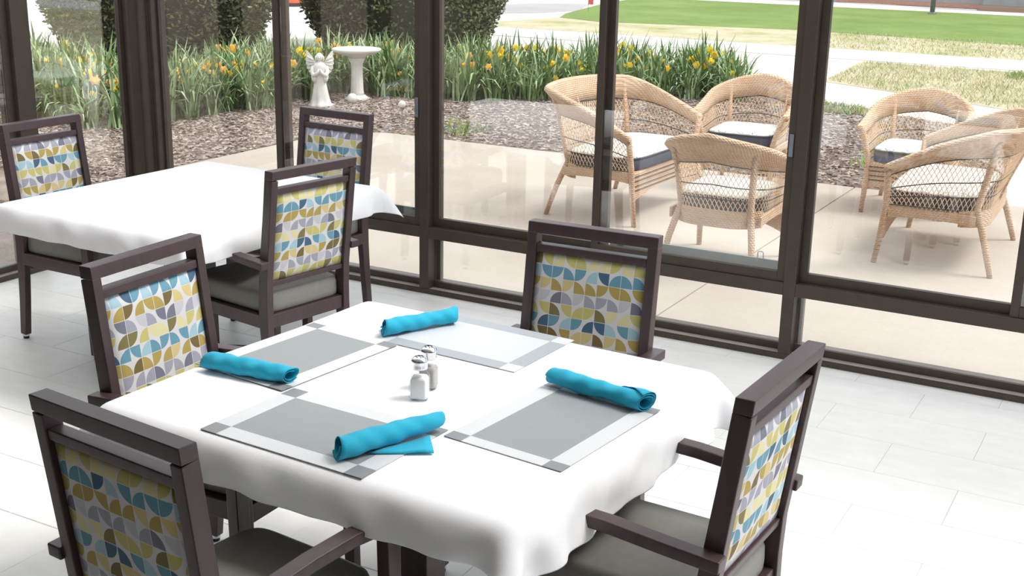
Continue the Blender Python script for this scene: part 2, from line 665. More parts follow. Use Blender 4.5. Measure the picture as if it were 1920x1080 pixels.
# rest of the room, out of view: solid back wall, right window posts, ceiling with a long skylight added to brighten the tables
beige = simple('beige paint', (120, 108, 94), 0.8, 0, 0.03, 5)
struct(MB().box((-0.1, -9.2, 0), (9.3, -9.0, 3.0)).build('wall_back', beige))
wr = struct(empty('wall_right'))
for y in (-3.6, -1.8, -0.06):
    MB().box((9.2, y, 0), (9.3, y + 0.06, 2.7)).build('post', bronze, wr)
MB().box((9.2, -3.6, 0.3), (9.3, 0, 0.36)).build('mid_rail', bronze, wr)
MB().box((9.2, -9, 0.0), (9.3, -3.6, 2.7)).build('solid_panel', beige, wr)
ceiling = struct(MB().box((-0.1, -9.2, 2.7), (9.3, -2.85, 2.85)).box((-0.1, -0.5, 2.7), (9.3, 0.15, 2.85)).build('ceiling', white_paint))
for k in range(6):
    MB().box((0.3 + k * 1.7, -2.85, 2.72), (0.36 + k * 1.7, -0.5, 2.84)).build('rafter', white_paint, ceiling)

# ------------------------------------------------------------------ ground outside
struct(MB().box((-60, 0.12, -0.5), (60, 90, -0.06)).build('ground', walk_m))
struct(MB().box((-60, -30, -0.5), (-0.12, 0.12, -0.06)).build('ground_side', mulch_m))
patio = struct(empty('patio'))


def slab(poly, z0, z1, name, m, parent=None, bevel=0.006):
    return MB().prism(poly, z0, z1).build(name, m, parent, bevel=bevel)


slab([(-1.68, 0.13), (3.185, 0.13), (3.21, 4.37), (-1.25, 4.40), (-1.52, 4.27), (-1.68, 4.0)], -0.2, -0.03, 'concrete_slab', patio_m, patio)
slab([(3.193, 0.13), (9.5, 0.13), (9.5, 4.3), (3.218, 4.37)], -0.2, -0.03, 'concrete_slab', patio_m, patio)
mulch_poly = [(-7.5, 0.5), (-2.0, 0.3), (-1.685, 0.5), (-1.685, 4.01), (-1.525, 4.28), (-1.25, 4.41), (3.3, 4.385), (4.1, 4.36), (4.15, 5.6), (3.9, 7.6), (3.3, 8.3), (2.16, 8.9), (1.5, 9.26), (0.9, 9.7), (-1.0, 9.7), (-2.4, 9.2), (-3.8, 9.8), (-5.2, 10.6), (-6.4, 10.2), (-9.2, 8.0), (-10.0, 5)]
bed = struct(MB().prism(mulch_poly, -0.2, -0.035).build('planting_bed', mulch_m))
walkway = struct(empty('sidewalk'))
x = -14.0
while x < 16:
    slab([(x, 14.7), (x + 1.79, 14.7), (x + 1.79, 16.35), (x, 16.35)], -0.2, -0.045, 'concrete_slab', walk_m, walkway)
    x += 1.8
drive = struct(empty('front_walk'))
slab([(1.5, 9.3), (2.2, 8.95), (4.15, 7.7), (4.2, 4.40), (9.5, 4.35), (9.5, 7.0), (3.75, 9.85), (1.88, 10.93), (0.97, 11.4), (0.2, 11.9)], -0.2, -0.05, 'concrete_slab', walk_m, drive)
struct(slab([(0.75, 14.6), (0.97, 11.5), (1.9, 11.0), (3.75, 9.95), (9.5, 7.1), (20, 7.1), (20, 14.2), (3.2, 14.45)], -0.2, -0.052, 'dry_grass_strip', dry_m))
struct(slab([(-7.0, 16.5), (20, 16.4), (20, 19.6), (-1.9, 20.1), (-7.2, 19.6), (-7.6, 17.6)], -0.2, -0.052, 'dry_grass_verge', dry_m))
struct(slab([(-7.15, 19.62), (-5.95, 19.05), (-1.9, 20.0), (2.3, 19.4), (20, 19.2), (20, 28.3), (-9.0, 28.6), (-8.6, 25), (-7.6, 20.8)], -0.2, -0.046, 'lawn', lawn_m))
struct(slab([(-9.0, 19.4), (-8.2, 20.6), (-7.85, 22.0), (-8.8, 24.6), (-10.0, 23.6), (-10.6, 21.9), (-13.0, 20.0), (-12.0, 17.2)], -0.2, -0.05, 'road', road_m))

# mulch chips
def in_poly(p, poly):
    x, y = p
    c = False
    j = len(poly) - 1
    for i in range(len(poly)):
        xi, yi = poly[i]
        xj, yj = poly[j]
        if (yi > y) != (yj > y) and x < (xj - xi) * (y - yi) / (yj - yi) + xi:
            c = not c
        j = i
    return c


def chips(n, x0, x1, y0, y1, name, lo=0.015, hi=0.055):
    vs, fs, mi = [], [], []
    k = 0
    while k < n:
        x, y = random.uniform(x0, x1), random.uniform(y0, y1)
        if not in_poly((x, y), mulch_poly):
            continue
        L, w, a = random.uniform(lo, hi), random.uniform(0.006, 0.016), random.uniform(0, math.pi)
        t = random.uniform(-0.35, 0.35)
        z = -0.033 + random.uniform(0.0, 0.012)
        ca, sa = math.cos(a), math.sin(a)
        o = len(vs)
        for (lx, ly, lz) in ((-L / 2, -w, 0), (L / 2, -w, 0), (L / 2, w, 0), (-L / 2, w, 0), (-L / 3, 0, 0.008), (L / 3, 0, 0.008)):
            vs.append((x + lx * ca - ly * sa, y + lx * sa + ly * ca, z + lz + lx * t * 0.5))
        fs += [(o, o + 1, o + 5, o + 4), (o + 1, o + 2, o + 5), (o + 2, o + 3, o + 4, o + 5), (o + 3, o, o + 4)]
        q = random.choice((0, 0, 1, 1, 2))
        mi += [q] * 4
        k += 1
    mb = MB()
    mb.v, mb.f, mb.mi = vs, fs, mi
    return mb.build(name, [simple('bark chip', c, 0.9, 0, 0.2, 15) for c in ((114, 98, 92), (154, 139, 131), (184, 170, 160))])


tag(stuff(chips(16000, -5.2, -1.68, 1.2, 6.6, 'mulch_chips')), 'bark mulch chips on the bed left of the patio', 'mulch')
tag(stuff(chips(19000, -2.8, 4.1, 4.38, 9.0, 'mulch_chips')), 'bark mulch chips on the bed behind the wicker seats', 'mulch')


# grass blades
def grass(n, poly, name, ms, h=(0.03, 0.07), z=-0.05, patch=None):
    xs = [p[0] for p in poly]
    ys = [p[1] for p in poly]
    mb = MB()
    k = 0
    while k < n:
        x, y = random.uniform(min(xs), max(xs)), random.uniform(min(ys), max(ys))
        if not in_poly((x, y), poly):
            continue
        H = random.uniform(*h)
        a = random.uniform(0, 6.28)
        w = 0.006
        dx, dy = math.cos(a) * w, math.sin(a) * w
        lx, ly = random.uniform(-1, 1) * H, random.uniform(-1, 1) * H
        mb.cur = random.randrange(len(ms))
        mb.add([(x - dx, y - dy, z), (x + dx, y + dy, z), (x + lx, y + ly, z + H)], [(0, 1, 2)])
        k += 1
    return stuff(mb.build(name, ms))


g_green = simple('grass blade green', (128, 156, 78), 0.7, 0, 0.2, 3)
g_dry = simple('grass blade straw', (206, 196, 166), 0.8, 0, 0.15, 3)
tag(grass(9000, [(0.85, 14.5), (1.0, 11.55), (1.9, 11.05), (3.75, 10.0), (5.5, 9.2), (5.5, 14.2)], 'grass_blades', [g_dry, g_dry, g_dry, g_green]), 'straw coloured turf between the two pale walks', 'grass')
tag(grass(5000, [(-1.0, 16.45), (6, 16.45), (6, 19.6), (-1, 20)], 'grass_blades', [g_dry, g_dry, g_green], (0.03, 0.06)), 'patchy dry verge beyond the far sidewalk', 'grass')
tag(grass(900, [(3.0, 13.4), (4.2, 13.2), (4.2, 14.1), (3.1, 14.25)], 'grass_blades', [g_green], (0.05, 0.12)), 'thick green grass tuft at the sidewalk edge', 'grass')
tag(grass(1500, [(1.45, 9.2), (2.2, 8.85), (2.6, 8.3), (1.9, 8.3), (1.2, 8.9)], 'grass_blades', [g_green, g_dry], (0.03, 0.1), -0.035), 'sparse green weeds on the mulch by the curved walk', 'grass')
tag(grass(350, [(2.95, 5.2), (3.5, 5.0), (3.6, 5.9), (3.1, 6.3)], 'grass_blades', [g_green], (0.05, 0.16), -0.035), 'green weeds on the mulch behind the single wicker chair', 'grass')
tag(grass(90, [(-0.95, 4.6), (-0.5, 4.6), (-0.5, 5.1), (-0.9, 5.1)], 'grass_blades', [g_green], (0.08, 0.2), -0.035), 'small green weed tuft on the mulch near the patio edge', 'grass')

# ------------------------------------------------------------------ hedges
def hedge(name, c, a, b, H, rot, n, label):
    root = empty(name, (c[0], c[1], -0.05), rot)
    mb = MB()
    prof = []
    K = 12

    def rr(t):   # radius factor by height: tucked in at the foot, full above
        return (0.80 + 0.2 * min(1, t / 0.3)) * (1 - 0.5 * max(0, (t - 0.75) / 0.25) ** 2)

    def shape(ang, t, s=1.0):
        ca, sa = math.cos(ang), math.sin(ang)
        e = 0.62
        x = a * math.copysign(abs(ca) ** e, ca) * rr(t) * s
        y = b * math.copysign(abs(sa) ** e, sa) * rr(t) * s
        return (x, y, t * H)

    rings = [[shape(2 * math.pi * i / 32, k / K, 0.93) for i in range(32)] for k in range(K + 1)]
    mb.loft(rings).build('shade_core', hedge_in, root)  # solid core coloured dark as the shade behind the leaves
    lf = MB()
    for k in range(n):
        ang, t = random.uniform(0, 2 * math.pi), random.random() ** 0.9
        s = random.uniform(0.93, 1.02)
        p = Vector(shape(ang, t, s))
        if k % 12 == 0:
            p = Vector(shape(ang, 1.0, random.random()))
        d = Vector((random.uniform(-1, 1), random.uniform(-1, 1), random.uniform(-0.2, 1))).normalized()
        q = d.cross(Vector((random.uniform(-1, 1), random.uniform(-1, 1), random.uniform(-1, 1)))).normalized()
        L, w = random.uniform(0.05, 0.10), random.uniform(0.012, 0.026)
        lf.cur = random.choice((0, 0, 0, 1, 1, 2))
        lf.add([p - q * w * 0.3, p + d * L * 0.5 - q * w, p + d * L, p + d * L * 0.5 + q * w], [(0, 1, 2, 3)])
    stuff(lf.build('foliage', hedge_ms, root))
    return tag(root, label, 'hedge')


hedge('clipped_hedge', (-8.22, 8.60), 1.66, 1.4, 2.5, rad(44), 26000, 'large clipped dark evergreen hedge behind the leftmost daffodils')
hedge('clipped_hedge', (-5.98, 11.7), 1.62, 1.4, 2.5, rad(36), 24000, 'clipped dark evergreen hedge behind the birdbath with rounded right side')

# ------------------------------------------------------------------ daffodils
def leaf_mesh(seed, n=58):
    r = random.Random(seed)
    mb = MB()
    for i in range(n):
        a = r.uniform(0, 6.28)
        bx, by = r.gauss(0, 0.07), r.gauss(0, 0.07)
        L = r.uniform(0.40, 0.72)
        lean = r.uniform(0.15, 0.8) if r.random() < 0.5 else r.uniform(0.8, 1.8)
        w = r.uniform(0.009, 0.017)
        pts = []
        x, y, z = bx, by, 0.0
        ang = lean * 0.3
        seg = 5
        wa = a + math.pi / 2 + r.uniform(-0.5, 0.5)
        for k in range(seg + 1):
            pts.append((x, y, z))
            ang = lean * (0.3 + 1.5 * (k / seg) ** 1.8)
            st = L / seg
            x += math.cos(a) * math.sin(ang) * st
            y += math.sin(a) * math.sin(ang) * st
            z += math.cos(ang) * st
        vs = []
        for k, p in enumerate(pts):
            ww = w * (1.0 if k < seg - 1 else (0.75 if k == seg - 1 else 0.15))
            vs += [(p[0] - math.cos(wa) * ww, p[1] - math.sin(wa) * ww, p[2]), (p[0] + math.cos(wa) * ww, p[1] + math.sin(wa) * ww, p[2])]
        mb.cur = r.choice((0, 0, 1, 1, 2))
        mb.add(vs, [(2 * k, 2 * k + 1, 2 * k + 3, 2 * k + 2) for k in range(seg)])
    return mb.mesh('leaves', leaf_ms)


def flower_mesh(seed, pm, cm):
    """head of six petals round a trumpet, on its stem; root at the clump base"""
    r = random.Random(seed)
    mb = MB()
    H = r.uniform(0.46, 0.56)
    lx, ly = r.uniform(-0.1, 0.1), r.uniform(-0.1, 0.1)
    mb.cur = 2
    mb.tube([(0, 0, 0), (lx * 0.3, ly * 0.3, H * 0.5), (lx, ly, H * 0.96), (lx + 0.01, ly - 0.02, H)], 0.004, 5)
    az = rad(r.uniform(-110, 20))
    D = Vector((math.cos(az), math.sin(az), r.uniform(-0.15, 0.3))).normalized()
    Q = D.to_track_quat('Z', 'Y').to_matrix().to_4x4()
    Q.translation = Vector((lx + 0.01, ly - 0.02, H))
    mb.cur = 0
    for k in range(6):
        a = k * math.pi / 3
        R = Matrix.Rotation(a, 4, 'Z')
        mb.add([(0.006, -0.006, 0), (0.03, -0.02, 0.005), (0.054, 0, 0.0), (0.03, 0.02, 0.005), (0.006, 0.006, 0)], [(0, 1, 2, 3, 4)], Q @ R)
    mb.cur = 1
    mb.lathe([(0.007, 0.0), (0.015, 0.006), (0.018, 0.024), (0.027, 0.038)], 8, Q)
    return mb.mesh('flower', [pm, cm, leaf_ms[0]])


leafs = [leaf_mesh(100 + k) for k in range(8)]
flowers = [flower_mesh(10 + k, yellow, orange if k % 2 else yellow) for k in range(5)] + [flower_mesh(40 + k, faded, orange) for k in range(4)]
front = [(-6.6, 3.6), (-5.2, 3.45), (-4.2, 3.1), (-3.6, 3.15), (-3.42, 3.8), (-3.37, 4.75), (-3.3, 5.4), (-2.86, 6.45), (-1.8, 6.8), (-1.16, 7.25), (-0.75, 8.0), (0.15, 8.45), (0.95, 8.75)]
nrm_out = Vector((-0.62, 0.78, 0)).normalized()
REG = [(0, 4.4, 'left of the corner post', 'daffodils left of the corner post'),
       (4.4, 7.6, 'beside the angel statue', 'daffodils by the angel statue'),
       (7.6, 99, 'behind the wicker seats', 'daffodils behind the wicker seats')]
segl = [0.0]
for i in range(len(front) - 1):
    segl.append(segl[-1] + math.dist(front[i], front[i + 1]))
TOT = segl[-1]


def along(s):
    for i in range(len(front) - 1):
        if s <= segl[i + 1]:
            t = (s - segl[i]) / (segl[i + 1] - segl[i])
            return (front[i][0] + t * (front[i + 1][0] - front[i][0]), front[i][1] + t * (front[i + 1][1] - front[i][1]))
    return front[-1]


ncl = 0
rows_off = [0.0, 0.26, 0.54, 0.86, 1.2, 1.56, 1.95]
for ri, off in enumerate(rows_off):
    s = random.uniform(0, 0.15)
    while s < TOT:
        x, y = along(s)
        depth = 2.0 if s < 5.5 else (1.6 if s < 8.2 else 1.25)
        step = 0.27 + 0.05 * ri
        if off <= depth:
            px = x + nrm_out.x * (off + random.uniform(-0.1, 0.1)) + random.uniform(-0.08, 0.08)
            py = y + nrm_out.y * (off + random.uniform(-0.1, 0.1)) + random.uniform(-0.08, 0.08)
            # keep clear of the statue and the birdbath
            if math.dist((px, py), (-2.84, 5.45)) > 0.42 and math.dist((px, py), (-2.83, 6.1)) > 0.42:
                reg = next(q for q in REG if q[0] <= s < q[1])
                nf = random.choice((0, 1, 2, 2, 3, 3)) if off > 0.2 else random.choice((0, 0, 1, 1))
                where = 'front edge' if off < 0.1 else ('middle' if off < 0.8 else 'back')
                lab = '%s daffodil clump at the %s of the bed %s' % (('flowerless', 'single flowered', 'two flowered', 'three flowered')[nf], where, reg[2])
                c = tag(empty('daffodil_clump', (px, py, -0.036), random.uniform(-0.9, 0.9)), lab, 'daffodil', reg[3])
                sc = random.uniform(0.82, 1.12) if off > 0.1 else random.uniform(0.65, 0.95)
                c.scale = (sc, sc, sc)
                stuff(link('leaves', random.choice(leafs), c))
                for k in range(nf):
                    fm = random.choice(flowers[:5] if (s > 8 or random.random() < 0.45) else flowers[5:])
                    link('flower', fm, c, loc=(random.uniform(-0.1, 0.1), random.uniform(-0.1, 0.1), random.uniform(-0.12, 0.0)))
                ncl += 1
        s += step * random.uniform(0.8, 1.2)
print('clumps', ncl)

# ------------------------------------------------------------------ garden ornaments
def angel():
    root = tag(empty('angel_statue', (-2.83, 5.42, -0.036), rad(36)), 'white cast stone angel statue with raised wings on the mulch', 'statue')
    mb = MB()

    def fold(a, z):
        k = max(0, 1 - z / 0.42)
        return 1 + 0.10 * k * math.sin(7 * a + 8 * z) + 0.04 * k * math.sin(13 * a)

    prof = [(0.135, 0), (0.14, 0.03), (0.115, 0.05), (0.105, 0.10), (0.088, 0.20), (0.074, 0.30), (0.066, 0.38), (0.062, 0.43), (0.072, 0.50), (0.076, 0.54), (0.05, 0.575), (0.026, 0.59), (0.025, 0.61)]
    rings = []
    n = 36
    for r, z in prof:
        ring = []
        for i in range(n):
            a = 2 * math.pi * i / n
            rr = r * fold(a, z)
            ring.append((rr * math.cos(a) * 1.08, rr * math.sin(a) * (0.85 if z > 0.3 else 0.95), z))
        rings.append(ring)
    mb.loft(rings)
    # sleeves folded to praying hands
    for sx in (-1, 1):
        mb.tube([(sx * 0.078, 0.0, 0.535), (sx * 0.096, -0.02, 0.46), (sx * 0.075, -0.06, 0.415), (sx * 0.02, -0.085, 0.455), (sx * 0.008, -0.088, 0.505)], [0.026, 0.032, 0.034, 0.02, 0.01], 8)
        mb.tube([(sx * 0.08, -0.045, 0.42), (sx * 0.075, -0.05, 0.36), (sx * 0.07, -0.04, 0.32)], [0.03, 0.028, 0.008], 8)
    mb.build('robed_figure', stone, root, smooth=True)
    h = MB()
    h.sphere((0, -0.008, 0.645), 0.042, 14, 10, (0.9, 1.0, 1.15))
    h.tube([(0, -0.045, 0.655), (0, -0.056, 0.637), (0, -0.048, 0.632)], [0.005, 0.008, 0.004], 6)
    h.sphere((-0.014, -0.044, 0.655), 0.007, 6, 5)
    h.sphere((0.014, -0.044, 0.655), 0.007, 6, 5)
    h.tube([(-0.012, -0.045, 0.62), (0, -0.048, 0.619), (0.012, -0.045, 0.62)], 0.004, 6)
    hd = h.build('head', stone, root, smooth=True)
    hb = MB()
    hb.sphere((0, 0.008, 0.655), 0.047, 14, 10, (0.98, 0.95, 1.08))
    for sx in (-1, 1):
        hb.tube([(sx * 0.038, -0.012, 0.665), (sx * 0.044, 0.0, 0.63), (sx * 0.046, 0.01, 0.585)], [0.016, 0.018, 0.008], 7)
    hb.build('hair', stone, hd, smooth=True)
    for sx in (-1, 1):
        wg = MB()
        # wing outline: arched leading edge, scalloped feather tips
        lead = [(0.03, 0.50), (0.055, 0.575), (0.10, 0.655), (0.150, 0.715), (0.168, 0.725)]
        tips = [(0.176, 0.675), (0.166, 0.655), (0.182, 0.615), (0.170, 0.595), (0.180, 0.555), (0.164, 0.535), (0.168, 0.495), (0.148, 0.480), (0.142, 0.445), (0.122, 0.440), (0.108, 0.415), (0.085, 0.425), (0.05, 0.46)]
        out = lead + tips
        vs = []
        cx, cz = 0.09, 0.56
        n = len(out)
        for yy in (0.055, 0.078):
            for (x, z) in out:
                vs.append((sx * x, yy + 0.25 * (x - 0.03), z))
        vs.append((sx * cx, 0.045 + 0.015, cz))
        vs.append((sx * cx, 0.088 + 0.015, cz))
        fs = [(i, (i + 1) % n, n + (i + 1) % n, n + i) for i in range(n)]
        fs += [(2 * n, (i + 1) % n, i) for i in range(n)] + [(2 * n + 1, n + i, n + (i + 1) % n) for i in range(n)]
        wg.add(vs, fs)
        w = wg.build('wing', stone, root)
        fe = MB()
        for k in range(7):
            t = k / 6
            ex, ez = tips[1 + 2 * min(5, k)] if k < 6 else tips[11]
            p0 = Vector((sx * (0.05 + 0.02 * (1 - t)), 0.052, 0.60 - 0.12 * t))
            p1 = Vector((sx * ex * 0.97, 0.052 + 0.25 * (ex - 0.03), ez))
            m_ = (p0 + p1) / 2 + Vector((0, -0.012, 0))
            fe.tube([p0, m_, p1], [0.006, 0.013, 0.006], 6)
        fe.build('feathers', stone, w, smooth=True)
    return root


_a = angel()
_a.scale = (0.84, 0.84, 0.82)


def birdbath():
    root = tag(empty('birdbath', (-2.82, 6.08, -0.036)), 'white stone birdbath with fluted pedestal beside the daffodils', 'birdbath')
    MB().lathe([(0.0, 0.55), (0.10, 0.55), (0.13, 0.575), (0.25, 0.605), (0.275, 0.62), (0.30, 0.635), (0.318, 0.66), (0.312, 0.672), (0.29, 0.672), (0.275, 0.655), (0.2, 0.625), (0.0, 0.615)], 40, None,
               lambda a, z: 1 + (0.02 * math.cos(8 * a) if z > 0.6 else 0)).build('basin', stone, root, smooth=True)
    MB().lathe([(0.088, 0.075), (0.09, 0.10), (0.082, 0.14), (0.074, 0.40), (0.078, 0.48), (0.10, 0.52), (0.105, 0.549)], 48, None,
               lambda a, z: 1 - (0.07 * abs(math.sin(6 * a)) if 0.12 < z < 0.47 else 0)).build('pedestal', stone, root, smooth=True)
    MB().prism([(0.17 * math.cos(a) * (1 if k % 2 else 0.86), 0.17 * math.sin(a) * (1 if k % 2 else 0.86)) for k, a in enumerate([i * math.pi / 4 for i in range(8)])], 0, 0.035).lathe([(0.15, 0.035), (0.10, 0.075)], 16).build('foot', stone, root, bevel=0.006)
    return root


_b = birdbath()
_b.scale = (0.86, 0.86, 0.86)
tag(MB().sphere((0, 0, 0), 0.058, 16, 12).build('garden_ball', stone, smooth=True, loc=(-2.70, 5.82, 0.022)), 'small white ball at the foot of the birdbath', 'ornament')
gl_ = tag(empty('garden_light', (-1.298, 4.72, -0.036)), 'small white globe garden light on a thin stake', 'light')
MB().sphere((0, 0, 0.235), 0.036, 16, 12).build('globe', simple('frosted globe', (225, 222, 216), 0.3), gl_, smooth=True)
MB().tube([(0, 0, 0), (0, 0, 0.19)], 0.007, 8).build('stake', simple('stake grey', (150, 130, 126), 0.6), gl_)
MB().lathe([(0.012, 0.185), (0.022, 0.19), (0.024, 0.204)], 12).build('collar', steel, gl_)

# far things
b = tag(empty('building', (0, 30.6, -0.05)), 'grey building wall with stone steps beyond the lawn', 'building')
MB().box((-9, 0.6, 0), (0.0, 1.0, 3.2)).build('wall', simple('grey siding', (170, 174, 178), 0.8, 0, 0.05, 4), b)
MB().box((0.0, 0.0, 0), (14, 1.0, 3.2)).build('wall', simple('grey block', (160, 164, 168), 0.8, 0, 0.08, 6), b)
MB().box((-4.0, 0.25, 0), (0.3, 0.6, 0.10)).build('step', simple('reddish brick', (182, 140, 124), 0.9), b)
MB().box((0.0, -0.9, 0), (14, 0.0, 0.12)).build('planter_border', simple('brown soil', (150, 124, 108), 0.95), b)
struct(slab([(-9, 28.4), (20, 28.3), (20, 29.6), (-0.1, 29.8), (-3, 30.8), (-9, 29.2)], -0.2, -0.04, 'entry_walk', walk_m))
lampp = tag(empty('lamp_post', (-0.69, 27.4, -0.046)), 'thin grey post standing at the far lawn edge', 'post')
MB().tube([(0, 0, 0), (0, 0, 3.0)], 0.06, 10).build('pole', simple('grey post', (120, 122, 124), 0.6), lampp, smooth=True)
MB().lathe([(0.11, 0.0), (0.11, 0.03), (0.07, 0.05)], 12).build('base_flange', steel, lampp)
br = tag(empty('traffic_barrel', (-13.76, 18.5, -0.05)), 'small orange barrel far off left of the second hedge', 'barrel')
orm = simple('safety orange', (238, 110, 60), 0.5, 0, 0.05, 5)
MB().lathe([(0.30, 0.06), (0.30, 0.4), (0.27, 0.42), (0.27, 0.75), (0.24, 0.77), (0.24, 1.0), (0.1, 1.05)], 20).build('drum', orm, br)
MB().lathe([(0.40, 0.0), (0.40, 0.06), (0.30, 0.07)], 20).build('rubber_base', black, br)
fl = tag(empty('marker_flag', (-7.55, 21.9, -0.05)), 'tiny red marker flag at the end of the far green lawn', 'flag')
MB().tube([(0, 0, 0), (0, 0, 0.28)], 0.006, 6).build('wire_stake', steel, fl)
MB().box((0.0, -0.004, 0.16), (0.13, 0.004, 0.28)).build('flag', simple('flag red', (226, 96, 96), 0.7), fl)


# ------------------------------------------------------------------ wicker seats
def U_path(W_, D, rc, n=28, flare=0.0):
    """open U in plan from the left arm front, round the back, to the right arm front (facing +y, back at y=0)"""
    a = W_ / 2 + flare
    back = -flare
    rc = min(rc, a * 0.98)
    pts = [(-a, D)]
    pts.append((-a, back + rc + (D - back - rc) * 0.66))
    pts.append((-a, back + rc + (D - back - rc) * 0.33))
    for k in range(n // 2 + 1):
        t = math.pi + (math.pi / 2) * k / (n // 2)
        pts.append((-a + rc + rc * math.cos(t), back + rc + rc * math.sin(t)))
    m = max(1, int((2 * a - 2 * rc) / 0.12))
    for k in range(1, m):
        pts.append((-a + rc + (2 * a - 2 * rc) * k / m, back))
    for k in range(n // 2 + 1):
        t = 1.5 * math.pi + (math.pi / 2) * k / (n // 2)
        pts.append((a - rc + rc * math.cos(t), back + rc + rc * math.sin(t)))
    pts.append((a, back + rc + (D - back - rc) * 0.33))
    pts.append((a, back + rc + (D - back - rc) * 0.66))
    pts.append((a, D))
    return pts


def resample(pts, n):
    P = np.array(pts, float)
    d = np.concatenate([[0], np.cumsum(np.linalg.norm(np.diff(P, axis=0), axis=1))])
    t = np.linspace(0, d[-1], n)
    return np.stack([np.interp(t, d, P[:, k]) for k in range(P.shape[1])], 1), d[-1]


def wicker_seat(name, W_, label, loc, rz, group):
    # U plan, rail crest highest at the middle of the back and falling to the arm ends
    root = tag(empty(name, (loc[0], loc[1], -0.03), rz), label, 'wicker seat', group)
    D, zs, N = 0.58, 0.36, 81
    top, Lt = resample(U_path(W_, D + 0.01, 0.27 if W_ < 0.8 else 0.2, flare=0.05), N)
    low, _ = resample(U_path(W_, D, 0.20, flare=-0.01), N)
    bow = 0.14 if W_ > 0.8 else 0.07
    kb = np.clip(1 - (top[:, 0] / (W_ / 2 + 0.05)) ** 2, 0, 1)
    top[:, 1] -= bow * kb * (top[:, 1] < D * 0.45)
    tt = np.abs(np.linspace(-1, 1, N))
    cc = 0.5 + 0.5 * np.cos(math.pi * np.clip(tt * 1.0, 0, 1))
    ztop = 0.595 + 0.225 * (0.6 * cc + 0.4 * (1 - tt))
    if W_ > 0.8:
        ey = np.clip(1 - top[:, 1] / (D * 1.02), 0, 1)
        ztop = 0.60 + 0.25 * (0.55 * ey + 0.45 * np.sin(ey * math.pi / 2)) + 0.02 * kb
        cc = 0.1 + 0.9 * ey ** 1.6
    band = 0.05 + 0.10 * cc
    # surface point: s index, v 0 at seat -> 1 at rail crest
    lowz = np.full(N, zs)

    def surf(i, v):
        f = i - int(i)
        i0 = int(i)
        i1 = min(i0 + 1, N - 1)
        lo = low[i0] * (1 - f) + low[i1] * f
        hi = top[i0] * (1 - f) + top[i1] * f
        z1 = ztop[i0] * (1 - f) + ztop[i1] * f
        q = v ** 1.15
        return Vector((lo[0] * (1 - q) + hi[0] * q, lo[1] * (1 - q) + hi[1] * q, zs + (z1 - zs) * v))

    vb = [1 - band[i] / (ztop[i] - zs) for i in range(N)]
    # woven rail band, rolled outward at the crest
    mb = MB()
    rings = []
    ctr = np.array([0, D * 0.75])
    for i in range(N):
        p1 = surf(i, 1.0)
        p0 = surf(i, vb[i])
        pm = surf(i, (1 + vb[i]) / 2)
        o = np.array([p1.x, p1.y]) - ctr
        if i in (0, N - 1):
            o = np.array([math.copysign(1, p1.x), 0.0])
        o = o / np.linalg.norm(o)
        O = Vector((o[0], o[1], 0))
        U = Vector((0, 0, 1))
        t = 0.010
        rings.append([p0 - O * t, pm - O * t, p1 - O * 0.012 + U * 0.004, p1 + O * 0.012 + U * 0.018, p1 + O * 0.036 + U * 0.012, p1 + O * 0.046 - U * 0.008, p1 + O * 0.034 - U * 0.022, pm + O * t, p0 + O * t])
    mb.loft(rings)
    mb.build('woven_rail', wicker, root, smooth=True)
    # open diagonal lattice
    la = MB()
    ns = int(Lt / 0.030)
    for k in range(-10, ns + 10):
        for sgn in (1, -1):
            pts = []
            for j in range(7):
                v = j / 6
                i = (k / ns) * (N - 1) + sgn * v * 0.17 / Lt * (N - 1)
                if i < 0 or i > N - 1:
                    continue
                vm = np.interp(i, range(N), vb)
                pts.append(surf(i, v * vm))
            if len(pts) > 1:
                la.tube(pts, 0.0022, 4, None, False)
    stuff(la.build('lattice', cane, root, smooth=True))
    for v in (0.04, 0.28, 0.55, 0.985):
        MB().tube([surf(i, v * vb[i]) for i in range(0, N, 2)], 0.0038, 5).build('dark_strand', wire, root, smooth=True)
    # legs: front ones run up to the arm ends, rear ones up to the back rail
    hw = W_ / 2
    for sx in (-1, 1):
        e_ = surf(0 if sx < 0 else N - 1, 1.0)
        MB().tube([(sx * (hw - 0.005), D + 0.035, 0), (sx * (hw - 0.012), D + 0.01, 0.20), (sx * (hw - 0.012), D - 0.005, 0.38), (e_.x, D - 0.005, e_.z)], [0.016, 0.020, 0.021, 0.020], 10).build('front_leg', wicker, root, smooth=True)
        iq = int(np.argmin(np.abs(low[:, 0] - sx * (hw - 0.06)) + np.abs(low[:, 1] - 0.03) * 1.0))
        up = surf(iq, 1.0)
        MB().tube([(sx * (hw + 0.0), -0.06, 0), (sx * (hw - 0.03), 0.0, 0.20), (low[iq][0], low[iq][1], 0.38), (up.x, up.y, up.z - 0.02)], [0.016, 0.020, 0.021, 0.019], 10).build('rear_leg', wicker, root, smooth=True)
    if W_ > 0.8:
        mi = N // 2
        MB().tube([surf(mi, v / 4) for v in range(5)], 0.014, 8).build('back_post', wicker, root, smooth=True)
    # seat: woven deck and wrapped frame
    deck = [(-hw + 0.01, D), (-hw + 0.01, 0.16), (-hw + 0.08, 0.04), (-hw + 0.2, 0.005), (hw - 0.2, 0.005), (hw - 0.08, 0.04), (hw - 0.01, 0.16), (hw - 0.01, D)]
    MB().prism(deck, zs - 0.045, zs + 0.0).build('seat_deck', wicker, root, bevel=0.008)
    ba = MB()
    q_ = [low[i] for i in range(N) if low[i][1] < 0.16]
    ba.loft([[(x, y - 0.012, zs - 0.085), (x, y + 0.006, zs - 0.085), (x, y + 0.006, zs + 0.015), (x, y - 0.012, zs + 0.015)] for x, y in q_])
    ba.build('back_apron', wicker, root)
    # front apron with an arched lower edge
    ap = MB()
    K = 14
    vs = []
